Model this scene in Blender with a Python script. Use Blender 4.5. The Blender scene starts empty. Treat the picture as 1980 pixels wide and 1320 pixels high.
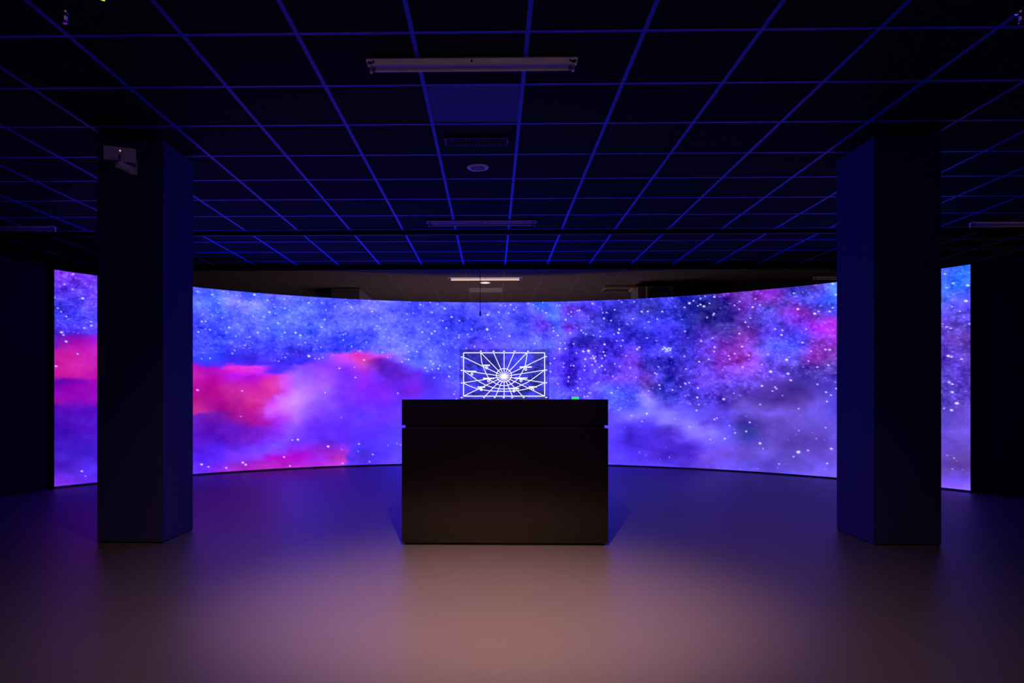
import bpy, bmesh, math, random
import numpy as np
from mathutils import Vector, Matrix

# ------------------------------------------------------------------ camera
F, CX, CY, YAW, HC = 1323.0, 928.0, 764.0, math.radians(-1.04), 1.085
H_CEIL = 2.964
scene = bpy.context.scene
col = scene.collection
cam_data = bpy.data.cameras.new('camera')
cam = bpy.data.objects.new('camera', cam_data)
col.objects.link(cam)
cam.location = (0, 0, HC)
cam.rotation_euler = (math.pi / 2, 0, -YAW)
cam_data.sensor_width = 36
cam_data.lens = 36 * F / 1980
cam_data.shift_x = (990 - CX) / 1980
cam_data.shift_y = (CY - 660) / 1980
cam_data.clip_start = 0.05
scene.camera = cam

# ------------------------------------------------------------------ world, lights, exposure
world = bpy.data.worlds.new('world')
scene.world = world
world.use_nodes = True
world.node_tree.nodes['Background'].inputs[0].default_value = (0, 0, 0, 1)
world.node_tree.nodes['Background'].inputs[1].default_value = 0
scene.view_settings.view_transform = 'Standard'
scene.view_settings.look = 'None'
scene.view_settings.gamma = 1
scene.view_settings.exposure = 0
scene.view_settings.use_curve_mapping = False

WARM = (1.0, 0.57, 0.27)
DESK_LAMP_W = 810.0      # ceiling downlight in front of the desk
BACK_LAMP_W = 8500.0     # ceiling downlight behind the screen
SCREEN_BOOST = 5.2      # how far the blue diodes run over the picture's white


def spot(name, loc, power, size_deg, blend, radius, aim=(0, 0, -1), color=WARM):
    d = bpy.data.lights.new(name, 'SPOT')
    d.energy, d.color = power, color
    d.spot_size, d.spot_blend, d.shadow_soft_size = math.radians(size_deg), blend, radius
    o = bpy.data.objects.new(name, d)
    o.location = loc
    o.rotation_euler = Vector(aim).to_track_quat('-Z', 'Y').to_euler()
    col.objects.link(o)
    return o


spot('downlight_lamp_front', (-0.03, 2.25, H_CEIL - 0.03), DESK_LAMP_W, 58, 1.0, 0.05, (0.03, 1.35, -2.9))
spot('downlight_spill_front', (-0.03, 2.25, H_CEIL - 0.03), DESK_LAMP_W * 0.33, 104, 1.0, 0.05, (0.02, 1.6, -2.9))
spot('downlight_lamp_back', (-0.116, 11.64, H_CEIL - 0.03), BACK_LAMP_W, 78, 1.0, 0.05, color=(1.0, 0.74, 0.56))
spot('downlight_lamp_right', (7.9, 8.3, H_CEIL - 0.03), 420, 140, 0.8, 0.05)


# ------------------------------------------------------------------ reading points off the photograph
def ray(u, v):
    x, z = (u - CX) / F, (CY - v) / F
    return Vector((x * math.cos(YAW) + math.sin(YAW), -x * math.sin(YAW) + math.cos(YAW), z))


def at_z(u, v, z):
    d = ray(u, v)
    return Vector((0, 0, HC)) + d * ((z - HC) / d.z)


def at_y(u, v, y):
    d = ray(u, v)
    return Vector((0, 0, HC)) + d * (y / d.y)


def to_px(x, y, z):
    xc = x * math.cos(YAW) - y * math.sin(YAW)
    yc = x * math.sin(YAW) + y * math.cos(YAW)
    return CX + F * xc / yc, CY - F * (z - HC) / yc


# ------------------------------------------------------------------ materials
def mat(name, color, rough=0.5, metal=0.0, spec=0.5, noise=0.0, scale=40.0, bump=0.0, coat=0.0):
    m = bpy.data.materials.new(name)
    m.use_nodes = True
    nt = m.node_tree
    b = nt.nodes['Principled BSDF']
    b.inputs['Base Color'].default_value = (*color, 1)
    b.inputs['Roughness'].default_value = rough
    b.inputs['Metallic'].default_value = metal
    b.inputs['Specular IOR Level'].default_value = spec
    b.inputs['Coat Weight'].default_value = coat
    if noise or bump:
        tc = nt.nodes.new('ShaderNodeTexCoord')
        n = nt.nodes.new('ShaderNodeTexNoise')
        n.inputs['Scale'].default_value = scale
        n.inputs['Detail'].default_value = 4
        nt.links.new(tc.outputs['Object'], n.inputs['Vector'])
        if noise:
            mr = nt.nodes.new('ShaderNodeMapRange')
            mr.inputs['To Min'].default_value = 1 - noise
            mr.inputs['To Max'].default_value = 1 + noise
            nt.links.new(n.outputs['Fac'], mr.inputs['Value'])
            mx = nt.nodes.new('ShaderNodeVectorMath')
            mx.operation = 'SCALE'
            mx.inputs[0].default_value = color
            nt.links.new(mr.outputs['Result'], mx.inputs['Scale'])
            nt.links.new(mx.outputs['Vector'], b.inputs['Base Color'])
        if bump:
            bp = nt.nodes.new('ShaderNodeBump')
            bp.inputs['Strength'].default_value = bump
            bp.inputs['Distance'].default_value = 0.002
            nt.links.new(n.outputs['Fac'], bp.inputs['Height'])
            nt.links.new(bp.outputs['Normal'], b.inputs['Normal'])
    return m


def emit(name, color, strength):
    m = mat(name, (0.02, 0.02, 0.02))
    b = m.node_tree.nodes['Principled BSDF']
    b.inputs['Emission Color'].default_value = (*color, 1)
    b.inputs['Emission Strength'].default_value = strength
    return m


M = {
    'floor': mat('floor_vinyl', (0.105, 0.088, 0.18), 0.45, spec=0.3, noise=0.06, scale=25, bump=0.04),
    'tile': mat('black_mineral_tile', (0.009, 0.009, 0.010), 0.95, spec=0.1, noise=0.35, scale=60, bump=0.3),
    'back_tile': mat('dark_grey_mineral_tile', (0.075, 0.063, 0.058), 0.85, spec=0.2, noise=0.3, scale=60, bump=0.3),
    'tbar': mat('ceiling_grid_blue_lit', (0.022, 0.045, 0.85), 0.5, spec=0.3, noise=0.1, scale=9),  # screen's blue light is put into the grid's colour
    'back_tbar': mat('ceiling_grid_grey', (0.10, 0.088, 0.082), 0.6, spec=0.3, noise=0.1, scale=9),
    'slab': mat('black_soffit', (0.006, 0.006, 0.007), 0.95, spec=0.1, noise=0.2),
    'wall': mat('black_wall_paint', (0.014, 0.014, 0.018), 0.9, spec=0.2, noise=0.15, scale=12),
    'rear_wall': mat('rear_wall_bounce_tone', (0.64, 0.60, 0.72), 0.9, spec=0.2, noise=0.1, scale=12),  # unseen wall, made pale so its bounce fills camera-facing things
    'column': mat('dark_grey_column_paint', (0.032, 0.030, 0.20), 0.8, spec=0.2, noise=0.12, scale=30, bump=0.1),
    'desk': mat('black_brown_laminate', (0.0035, 0.0014, 0.0006), 0.2, spec=0.65, noise=0.15, scale=8),
    'desk_edge': mat('desk_edge_band', (0.05, 0.045, 0.04), 0.3, spec=0.5, noise=0.1),
    'black': mat('black_metal', (0.008, 0.008, 0.009), 0.6, spec=0.3, noise=0.1),
    'white': mat('white_enamel', (0.80, 0.76, 0.98), 0.45, spec=0.4, noise=0.04, scale=20),
    'tube': mat('frosted_tube', (0.78, 0.75, 0.95), 0.25, spec=0.5, noise=0.03, scale=15),
    'hole': mat('dark_hole', (0.004, 0.004, 0.004), 0.9, spec=0.05, noise=0.1),
    'plastic': mat('white_plastic', (0.80, 0.78, 0.98), 0.45, spec=0.4, noise=0.04, scale=30),
    'grille': mat('grey_speaker_mesh', (0.22, 0.22, 0.26), 0.7, spec=0.2, noise=0.25, scale=300),
    'pale': mat('perforated_panel_blue_lit', (0.055, 0.07, 0.40), 0.7, spec=0.2, noise=0.15, scale=120),  # whitish panel, with the screen's blue light mixed into its colour
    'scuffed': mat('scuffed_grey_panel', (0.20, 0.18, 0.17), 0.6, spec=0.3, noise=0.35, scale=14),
    'vent': mat('vent_grey_paint', (0.06, 0.06, 0.09), 0.6, spec=0.3, noise=0.1),
    'chrome': mat('chrome', (0.8, 0.8, 0.82), 0.15, metal=1.0, noise=0.05),
    'yellow': emit('yellow_green_lamp', (0.72, 0.90, 0.04), 1.0),
    'grey': mat('grey_paint', (0.20, 0.19, 0.19), 0.6, spec=0.3, noise=0.1),
    'timber': mat('raw_timber', (0.42, 0.28, 0.13), 0.6, spec=0.3, noise=0.25, scale=30),
    'rail': mat('screen_base_rail', (0.10, 0.09, 0.09), 0.4, spec=0.4, noise=0.1),
    'line': emit('chart_line_light', (0.93, 0.92, 1.0), 1.1),
    'warm_tube': emit('lit_batten_tube', (1.0, 0.70, 0.48), 0.75),
    'glow': emit('lamp_disc', (1.0, 0.78, 0.55), 1.6),
    'green': emit('green_light', (0.0, 0.80, 0.24), 1.0),
    'led': emit('red_led', (1.0, 0.45, 0.5), 1.2),
}


def glass_mat(name, tint):
    m = bpy.data.materials.new(name)
    m.use_nodes = True
    nt = m.node_tree
    out = nt.nodes['Material Output']
    nt.nodes.remove(nt.nodes['Principled BSDF'])
    t = nt.nodes.new('ShaderNodeBsdfTransparent')
    t.inputs['Color'].default_value = (*tint, 1)
    g = nt.nodes.new('ShaderNodeBsdfGlossy')
    g.inputs['Roughness'].default_value = 0.05
    fr = nt.nodes.new('ShaderNodeFresnel')
    fr.inputs['IOR'].default_value = 1.25
    mx = nt.nodes.new('ShaderNodeMixShader')
    nt.links.new(fr.outputs[0], mx.inputs[0])
    nt.links.new(t.outputs[0], mx.inputs[1])
    nt.links.new(g.outputs[0], mx.inputs[2])
    nt.links.new(mx.outputs[0], out.inputs['Surface'])
    return m


M['glass'] = glass_mat('tinted_display_glass', (0.775, 0.76, 0.65))
M['glass_area'] = glass_mat('display_active_layer', (0.88, 0.91, 0.86))


# ------------------------------------------------------------------ mesh helpers
def box(bm, x0, x1, y0, y1, z0, z1, mtx=None):
    vs = [bm.verts.new((x, y, z)) for z in (z0, z1) for y in (y0, y1) for x in (x0, x1)]
    for f in ((0, 2, 3, 1), (4, 5, 7, 6), (0, 1, 5, 4), (2, 6, 7, 3), (0, 4, 6, 2), (1, 3, 7, 5)):
        bm.faces.new([vs[i] for i in f])
    if mtx:
        bmesh.ops.transform(bm, matrix=mtx, verts=vs)
    return vs


def cyl(bm, p0, p1, r0, r1=None, n=16, caps=True):
    r1 = r0 if r1 is None else r1
    p0, p1 = Vector(p0), Vector(p1)
    ax = (p1 - p0).normalized()
    a = ax.orthogonal().normalized()
    b = ax.cross(a)
    r = [[bm.verts.new(p + (a * math.cos(2 * math.pi * i / n) + b * math.sin(2 * math.pi * i / n)) * rr) for i in range(n)]
         for p, rr in ((p0, r0), (p1, r1))]
    for i in range(n):
        bm.faces.new((r[0][i], r[0][(i + 1) % n], r[1][(i + 1) % n], r[1][i]))
    if caps:
        bm.faces.new(r[0][::-1])
        bm.faces.new(r[1])


def lathe(bm, prof, c=(0, 0, 0), n=32):
    """prof: (radius, z) list turned about a vertical axis"""
    rings = []
    for r, z in prof:
        if r < 1e-6:
            rings.append([bm.verts.new((c[0], c[1], c[2] + z))])
        else:
            rings.append([bm.verts.new((c[0] + r * math.cos(2 * math.pi * i / n), c[1] + r * math.sin(2 * math.pi * i / n), c[2] + z)) for i in range(n)])
    for p, q in zip(rings, rings[1:]):
        for i in range(n):
            j = (i + 1) % n
            if len(p) == 1:
                bm.faces.new((p[0], q[i], q[j]))
            elif len(q) == 1:
                bm.faces.new((p[i], q[0], p[j]))
            else:
                bm.faces.new((p[i], q[i], q[j], p[j]))


def tube_path(bm, pts, r, n=8):
    for p, q in zip(pts, pts[1:]):
        cyl(bm, p, q, r, n=n)


def bevel(bm, w, seg=2):
    bmesh.ops.bevel(bm, geom=[e for e in bm.edges if len(e.link_faces) == 2 and e.calc_face_angle(0) > 0.6],
                    offset=w, segments=seg, affect='EDGES', profile=0.7)


def obj(name, bm, m, parent=None, smooth=False):
    me = bpy.data.meshes.new(name)
    bmesh.ops.recalc_face_normals(bm, faces=bm.faces)
    bm.to_mesh(me)
    bm.free()
    me.materials.append(m)
    if smooth:
        for p in me.polygons:
            p.use_smooth = True
        try:
            me.set_sharp_from_angle(angle=math.radians(35))
        except Exception:
            pass
    o = bpy.data.objects.new(name, me)
    col.objects.link(o)
    if parent:
        o.parent = parent
    return o


def tag(o, label=None, cat=None, group=None, kind=None):
    for k, v in (('label', label), ('category', cat), ('group', group), ('kind', kind)):
        if v:
            o[k] = v
    return o


def thing(name, loc, label, cat, group=None, rot=(0, 0, 0)):
    o = bpy.data.objects.new(name, None)
    o.empty_display_size = 0.1
    o.location = loc
    o.rotation_euler = rot
    col.objects.link(o)
    return tag(o, label, cat, group)


def copy_tree(root, loc, label):
    r = root.copy()
    col.objects.link(r)
    r.location = loc
    r['label'] = label
    for ch in root.children:
        c = ch.copy()
        col.objects.link(c)
        c.parent = r
        for g in ch.children:
            d = g.copy()
            col.objects.link(d)
            d.parent = c
    return r


def NB():
    return bmesh.new()


# ================================================================== SETTING
bm = NB(); box(bm, -9.6, 9.6, -1.6, 16.2, -0.12, 0)
tag(obj('floor', bm, M['floor']), kind='structure')

X0, Y0, T = -0.416 - 0.6 * 15, 3.54 - 0.6 * 8, 0.6
NX, NY = 31, 29
XE, YE = X0 + NX * T, Y0 + NY * T
bm = NB(); box(bm, X0 - 0.3, XE + 0.3, Y0 - 0.3, YE + 0.3, H_CEIL + 0.12, H_CEIL + 0.3)
ceiling = tag(obj('ceiling', bm, M['slab']), kind='structure')

# ceiling tiles, one by one: each a shallow black board lying on the flanges of the grid
hole_cells = {(15, 9), (15, 22)}                       # pale panels lie there instead
SPEAKER_CELL, VENT_CELL = (15, 11), (15, 10)
bm = NB(); box(bm, -0.297, 0.297, -0.297, 0.297, 0.002, 0.02); bevel(bm, 0.004, 1)
first = obj('ceiling_tile', bm, M['tile'], ceiling)
tile_me = first.data


def seen(i, j):
    cxx, cyy = X0 + (i + .5) * T, Y0 + (j + .5) * T
    if cyy < 2.6:
        return 0
    u, v = to_px(cxx, cyy, H_CEIL)
    if not (-60 < u < 2040 and -60 < v < 590):
        return 0
    return 1 / cyy ** 3


order = sorted(((seen(i, j), i, j) for i in range(NX) for j in range(NY) if (i, j) not in hole_cells), reverse=True)
singles, rest = order[:298], order[298:]
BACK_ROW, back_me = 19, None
for k, (s, i, j) in enumerate(singles):
    o = first if k == 0 else first.copy()
    if k:
        col.objects.link(o)
        o.parent = ceiling
    o.location = (X0 + (i + .5) * T, Y0 + (j + .5) * T, H_CEIL)
    if j >= BACK_ROW:                                   # rows behind the screen take a lighter tile material
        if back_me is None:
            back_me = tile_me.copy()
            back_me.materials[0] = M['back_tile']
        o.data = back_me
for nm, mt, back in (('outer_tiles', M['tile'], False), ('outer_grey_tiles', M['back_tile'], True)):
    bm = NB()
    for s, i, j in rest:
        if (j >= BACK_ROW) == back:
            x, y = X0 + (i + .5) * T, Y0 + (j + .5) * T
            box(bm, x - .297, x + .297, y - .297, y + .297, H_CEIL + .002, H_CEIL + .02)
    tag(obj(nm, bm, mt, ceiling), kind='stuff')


def tee(length, name, m):
    b = NB()
    box(b, -length / 2, length / 2, -0.012, 0.012, 0, 0.0018)
    box(b, -length / 2, length / 2, -0.0015, 0.0015, 0.0018, 0.035)
    return obj(name, b, m, ceiling)


YS = Y0 + BACK_ROW * T                                  # front grid colour holds the screen's blue light; behind the screen it stays grey
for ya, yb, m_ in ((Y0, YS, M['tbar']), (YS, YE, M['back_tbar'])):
    mr = tee(yb - ya, 'main_runner', m_)
    for i in range(NX + 1):
        o = mr if i == 0 else mr.copy()
        if i:
            col.objects.link(o); o.parent = ceiling
        o.location = (X0 + i * T, (ya + yb) / 2, H_CEIL - 0.0018)
        o.rotation_euler = (0, 0, math.pi / 2)
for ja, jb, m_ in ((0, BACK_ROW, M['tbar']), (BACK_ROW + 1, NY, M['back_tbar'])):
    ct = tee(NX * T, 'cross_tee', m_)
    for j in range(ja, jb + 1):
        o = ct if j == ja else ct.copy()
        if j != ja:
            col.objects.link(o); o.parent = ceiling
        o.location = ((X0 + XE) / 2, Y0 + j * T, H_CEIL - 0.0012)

for nm, b in (('wall_left', (-9.6, -9.4, -1.6, 16.2)), ('wall_right', (9.4, 9.6, -1.6, 16.2)),
              ('wall_back', (-9.6, 9.6, 16.0, 16.2)), ('wall_rear', (-9.6, 9.6, -1.6, -1.4))):
    bm = NB(); box(bm, *b, 0, H_CEIL + 0.12)
    tag(obj(nm, bm, M['rear_wall' if nm == 'wall_rear' else 'wall']), kind='structure')

# ================================================================== CURVED LED SCREEN
SC, SR = Vector((0.082, 4.717)), 6.056
S_BOT, S_TOP = 0.024, 2.545


def arc_angle(u):
    """angle on the screen's circle (0 = straight ahead) under photo column u"""
    d = ray(u, CY); d2 = Vector((d.x, d.y)).normalized()
    b = d2.dot(SC)
    t = b + math.sqrt(b * b - SC.length_squared + SR * SR)
    p = d2 * t - SC
    return math.atan2(p.x, p.y)


A0, A1 = arc_angle(104), arc_angle(1877.5)


def arc_pt(a, r=SR):
    return SC.x + r * math.sin(a), SC.y + r * math.cos(a)


def screen_place(u, v):
    """(arc angle, height) of a point of the picture read at photo pixel (u, v)"""
    a = arc_angle(u)
    x, y = arc_pt(a)
    yc = x * math.sin(YAW) + y * math.cos(YAW)
    return a, HC + (CY - v) * yc / F


# --- the film still it shows: columns of (photo row, sRGB) read from the photograph
COLS = {
 104: [(525,(110,40,210)),(567,(70,40,210)),(610,(55,55,220)),(645,(75,35,205)),(668,(110,15,190)),(680,(200,15,150)),(700,(225,25,150)),(722,(220,20,150)),(735,(85,0,190)),(748,(110,0,185)),(762,(150,0,170)),(778,(140,0,170)),(790,(65,0,180)),(830,(55,5,182)),(870,(50,15,190)),(910,(70,22,198)),(946,(130,42,215))],
 145: [(530,(105,40,215)),(567,(80,50,220)),(610,(58,55,225)),(642,(75,40,215)),(655,(140,10,190)),(680,(215,20,160)),(705,(228,28,155)),(725,(215,20,155)),(737,(110,0,185)),(755,(165,0,165)),(775,(150,0,165)),(790,(75,5,190)),(830,(62,8,190)),(870,(52,18,195)),(910,(75,28,205)),(942,(110,40,215))],
 187: [(533,(110,50,225)),(575,(100,60,230)),(625,(75,62,228)),(645,(80,55,222)),(652,(170,20,190)),(675,(220,25,170)),(710,(218,20,160)),(735,(190,0,160)),(755,(135,0,188)),(775,(165,0,170)),(787,(85,10,200)),(830,(72,14,200)),(870,(60,25,205)),(910,(80,35,215)),(940,(90,40,215))],
 375: [(558,(80,90,250)),(590,(88,112,250)),(610,(75,85,245)),(640,(50,60,235)),(690,(50,60,235)),(700,(60,50,230)),(706,(200,10,170)),(720,(215,20,160)),(755,(190,0,140)),(780,(200,20,120)),(794,(215,30,140)),(799,(100,20,190)),(840,(85,20,200)),(880,(75,25,215)),(917,(100,50,235))],
 420: [(562,(70,90,240)),(580,(60,100,250)),(600,(78,104,250)),(640,(50,65,235)),(690,(45,60,230)),(701,(60,40,220)),(708,(190,10,180)),(730,(200,0,150)),(760,(195,5,130)),(790,(170,5,140)),(799,(110,15,180)),(830,(85,10,190)),(860,(80,25,215)),(890,(85,30,220)),(914,(120,30,210))],
 450: [(563,(90,100,245)),(585,(130,135,252)),(600,(115,120,250)),(620,(80,95,250)),(650,(60,75,245)),(678,(45,45,215)),(698,(50,30,215)),(706,(230,40,200)),(725,(200,10,190)),(760,(215,30,140)),(790,(185,10,130)),(805,(140,10,160)),(825,(90,10,190)),(855,(90,25,205)),(880,(110,45,222)),(900,(140,30,200)),(912,(190,30,180))],
 490: [(567,(50,80,245)),(590,(105,115,250)),(620,(80,100,250)),(650,(75,85,245)),(680,(50,40,210)),(703,(65,30,220)),(708,(225,55,210)),(725,(200,10,190)),(755,(215,20,150)),(775,(235,40,140)),(800,(190,10,140)),(818,(175,8,140)),(828,(110,20,200)),(855,(110,30,210)),(868,(110,60,245)),(878,(130,60,235)),(888,(170,30,180)),(911,(200,30,180))],
 530: [(570,(90,85,245)),(600,(75,100,250)),(640,(65,90,245)),(670,(55,60,230)),(700,(60,40,225)),(717,(70,35,225)),(723,(230,30,170)),(745,(235,45,150)),(765,(240,40,150)),(780,(225,60,195)),(795,(200,85,235)),(808,(190,40,190)),(818,(175,32,195)),(838,(120,40,220)),(860,(115,70,250)),(872,(140,55,230)),(880,(190,10,180)),(908,(205,40,170))],
 552: [(571,(85,88,245)),(600,(78,102,250)),(645,(70,92,245)),(675,(52,50,220)),(705,(55,35,215)),(714,(80,40,225)),(722,(200,70,215)),(738,(200,80,225)),(748,(215,75,215)),(760,(225,60,190)),(775,(205,110,245)),(790,(200,115,252)),(806,(180,60,220)),(816,(150,60,230)),(838,(125,70,248)),(856,(118,62,246)),(868,(150,40,215)),(880,(192,5,180)),(906,(205,40,180))],
 575: [(573,(80,90,245)),(600,(80,105,250)),(650,(80,100,250)),(680,(50,40,208)),(700,(45,30,210)),(707,(130,70,235)),(730,(150,90,250)),(755,(190,115,250)),(780,(195,128,255)),(805,(170,100,255)),(830,(120,60,245)),(850,(110,50,230)),(862,(130,30,210)),(880,(190,0,180)),(903,(205,40,190))],
 620: [(576,(60,80,240)),(610,(75,95,245)),(650,(70,85,245)),(680,(55,60,235)),(693,(80,60,230)),(706,(130,50,230)),(740,(150,80,255)),(770,(150,92,255)),(800,(120,60,245)),(830,(85,30,220)),(850,(90,35,215)),(870,(140,20,200)),(890,(175,30,190)),(900,(205,45,180))],
 662: [(578,(65,75,240)),(610,(85,90,245)),(640,(75,85,245)),(660,(35,50,220)),(678,(60,60,230)),(686,(195,60,210)),(698,(170,50,212)),(715,(120,40,220)),(740,(115,45,230)),(770,(110,40,225)),(800,(90,40,225)),(830,(85,35,220)),(855,(95,40,220)),(872,(160,40,205)),(886,(200,50,200)),(900,(205,55,195))],
 674: [(578,(70,76,240)),(615,(88,94,247)),(640,(72,82,245)),(660,(40,52,222)),(677,(58,60,230)),(684,(210,58,205)),(700,(205,55,195)),(715,(135,42,215)),(740,(115,42,230)),(770,(110,38,225)),(800,(90,42,226)),(840,(85,40,222)),(870,(80,45,220)),(898,(85,42,216))],
 700: [(579,(80,80,240)),(620,(90,100,250)),(650,(50,60,230)),(675,(50,65,230)),(683,(225,50,200)),(700,(232,62,170)),(714,(210,50,185)),(725,(140,30,210)),(760,(118,30,225)),(800,(90,45,230)),(840,(85,40,225)),(870,(65,45,215)),(895,(80,40,215))],
 735: [(580,(100,100,250)),(620,(90,100,250)),(660,(80,90,245)),(680,(90,90,245)),(688,(200,50,200)),(694,(100,20,190)),(710,(72,18,188)),(730,(100,30,215)),(760,(120,30,220)),(790,(95,35,225)),(830,(85,45,230)),(870,(75,45,225)),(898,(100,60,235))],
 775: [(581,(75,85,245)),(620,(85,90,245)),(660,(95,105,250)),(685,(110,115,250)),(697,(120,85,240)),(704,(90,30,205)),(730,(85,25,205)),(760,(95,30,215)),(800,(90,50,235)),(850,(80,60,240)),(897,(100,65,240))],
 800: [(583,(75,80,245)),(620,(70,75,245)),(660,(80,90,250)),(690,(65,80,240)),(704,(92,102,245)),(714,(95,40,215)),(740,(112,28,215)),(760,(112,28,210)),(775,(110,60,240)),(850,(85,55,235)),(897,(95,60,235))],
 830: [(584,(80,85,245)),(610,(62,68,240)),(650,(68,78,245)),(680,(85,95,245)),(710,(92,102,245)),(722,(65,40,215)),(745,(75,40,215)),(775,(80,50,230)),(850,(80,60,235)),(897,(90,60,235))],
 885: [(584,(80,85,245)),(620,(55,60,225)),(650,(42,52,222)),(670,(60,65,235)),(700,(75,80,240)),(730,(85,85,245)),(775,(85,60,240)),(897,(85,60,235))],
 930: [(584,(85,85,245)),(615,(65,70,240)),(640,(38,42,200)),(650,(60,60,225)),(665,(88,65,225)),(700,(70,70,235)),(770,(75,70,235)),(897,(80,60,235))],
 990: [(584,(85,80,245)),(610,(80,85,245)),(650,(80,80,245)),(700,(75,75,235)),(770,(70,70,235)),(897,(80,60,235))],
 1015: [(584,(90,85,245)),(600,(85,85,245)),(625,(42,48,212)),(650,(80,85,245)),(680,(85,90,245)),(770,(70,70,230)),(897,(80,60,235))],
 1050: [(584,(55,90,240)),(592,(50,98,240)),(605,(85,85,240)),(628,(98,48,218)),(650,(85,90,245)),(670,(98,108,245)),(700,(75,70,230)),(770,(75,75,230)),(897,(80,60,235))],
 1080: [(583,(80,90,245)),(610,(75,112,245)),(640,(90,95,245)),(665,(90,80,235)),(690,(85,60,235)),(720,(70,50,225)),(750,(80,75,240)),(775,(85,90,245)),(897,(80,60,235))],
 1100: [(583,(80,85,240)),(600,(98,48,213)),(620,(90,80,235)),(632,(104,36,208)),(645,(90,70,230)),(670,(52,38,212)),(700,(65,35,220)),(740,(52,28,202)),(760,(75,70,240)),(770,(60,50,225)),(897,(80,60,235))],
 1140: [(581,(75,60,225)),(600,(58,38,203)),(630,(82,84,226)),(655,(36,32,188)),(670,(50,30,190)),(700,(75,45,220)),(720,(60,40,215)),(740,(80,60,230)),(755,(98,82,240)),(775,(95,75,240)),(897,(85,60,235))],
 1180: [(577,(60,60,220)),(600,(22,22,176)),(615,(18,22,176)),(640,(50,45,210)),(660,(40,30,200)),(690,(50,30,205)),(715,(60,35,200)),(728,(104,62,230)),(750,(70,82,240)),(780,(80,92,245)),(800,(90,70,235)),(830,(85,60,230)),(870,(75,50,220)),(897,(90,65,230))],
 1220: [(576,(50,50,205)),(595,(55,45,205)),(610,(78,72,215)),(635,(32,32,192)),(660,(45,35,205)),(690,(98,45,203)),(710,(100,50,210)),(730,(104,62,225)),(760,(58,65,218)),(785,(70,72,220)),(803,(108,98,232)),(818,(72,45,215)),(838,(46,22,192)),(870,(70,40,215)),(899,(85,60,230))],
 1250: [(575,(40,45,200)),(592,(22,27,155)),(620,(45,45,205)),(660,(40,35,205)),(700,(45,40,200)),(735,(108,60,203)),(758,(112,82,215)),(775,(120,112,228)),(800,(104,94,226)),(818,(82,58,220)),(840,(62,33,210)),(870,(65,35,205)),(900,(85,55,225))],
 1290: [(573,(35,40,195)),(610,(45,45,210)),(640,(50,40,215)),(675,(60,60,220)),(700,(38,28,188)),(740,(38,38,188)),(765,(50,50,203)),(783,(75,62,212)),(797,(118,98,232)),(818,(102,92,226)),(832,(72,42,202)),(860,(63,28,200)),(880,(58,28,195)),(902,(80,50,220))],
 1330: [(570,(30,35,190)),(590,(18,23,162)),(620,(35,40,190)),(650,(55,40,200)),(700,(55,40,200)),(740,(70,45,205)),(770,(70,55,210)),(795,(95,80,225)),(830,(124,106,236)),(848,(112,88,226)),(862,(63,32,200)),(880,(63,28,195)),(904,(75,45,205))],
 1370: [(567,(40,40,190)),(590,(16,16,125)),(610,(18,18,128)),(640,(70,45,195)),(680,(88,44,200)),(710,(88,50,205)),(740,(98,60,215)),(770,(75,50,210)),(800,(90,70,215)),(815,(78,48,198)),(840,(118,98,230)),(865,(106,76,220)),(885,(112,75,216)),(906,(100,65,215))],
 1400: [(566,(95,40,190)),(590,(40,30,160)),(610,(30,25,150)),(640,(50,35,160)),(660,(85,40,185)),(690,(125,38,195)),(715,(128,60,215)),(740,(100,65,220)),(775,(62,38,182)),(800,(85,60,210)),(820,(80,60,210)),(850,(108,88,226)),(880,(112,77,216)),(907,(105,80,225))],
 1440: [(563,(95,40,180)),(590,(112,50,205)),(620,(70,40,180)),(650,(115,45,185)),(690,(136,44,192)),(715,(145,72,220)),(740,(95,65,215)),(760,(78,48,188)),(780,(102,78,206)),(800,(102,78,211)),(818,(48,38,165)),(838,(36,46,162)),(850,(58,48,182)),(870,(98,72,206)),(900,(95,75,215))],
 1490: [(558,(115,20,190)),(575,(115,28,180)),(600,(85,78,216)),(640,(85,60,225)),(665,(80,84,236)),(700,(95,75,225)),(720,(105,70,220)),(743,(85,55,190)),(772,(60,36,160)),(800,(108,82,212)),(825,(82,58,187)),(845,(85,60,190)),(870,(98,78,207)),(890,(78,58,193)),(913,(75,60,200))],
 1540: [(553,(50,55,195)),(580,(70,55,200)),(605,(138,38,203)),(640,(75,60,225)),(670,(70,72,231)),(700,(80,60,195)),(725,(60,45,185)),(752,(50,30,145)),(775,(75,50,170)),(800,(102,78,206)),(830,(95,70,200)),(860,(72,52,178)),(880,(86,66,196)),(917,(100,80,215))],
 1580: [(550,(88,60,200)),(580,(58,72,226)),(610,(110,50,200)),(630,(178,18,188)),(660,(120,50,200)),(690,(130,38,188)),(720,(65,45,175)),(750,(65,45,185)),(775,(92,72,202)),(800,(108,88,221)),(830,(90,70,200)),(860,(78,53,183)),(890,(96,72,206)),(921,(115,90,225))],
 1618: [(547,(70,122,246)),(575,(64,107,241)),(600,(80,70,225)),(620,(170,40,205)),(640,(178,18,188)),(680,(112,40,180)),(710,(85,60,185)),(740,(75,55,200)),(770,(70,60,205)),(790,(75,55,200)),(830,(95,75,210)),(870,(95,70,205)),(925,(120,95,225))],
 1822: [(522,(50,80,225)),(550,(50,92,221)),(570,(62,114,222)),(590,(70,80,215)),(620,(85,60,205)),(660,(80,50,195)),(700,(75,50,195)),(750,(75,55,190)),(790,(75,60,195)),(830,(90,65,200)),(870,(95,70,205)),(895,(85,55,180)),(930,(110,75,215)),(947,(140,95,240))],
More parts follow.
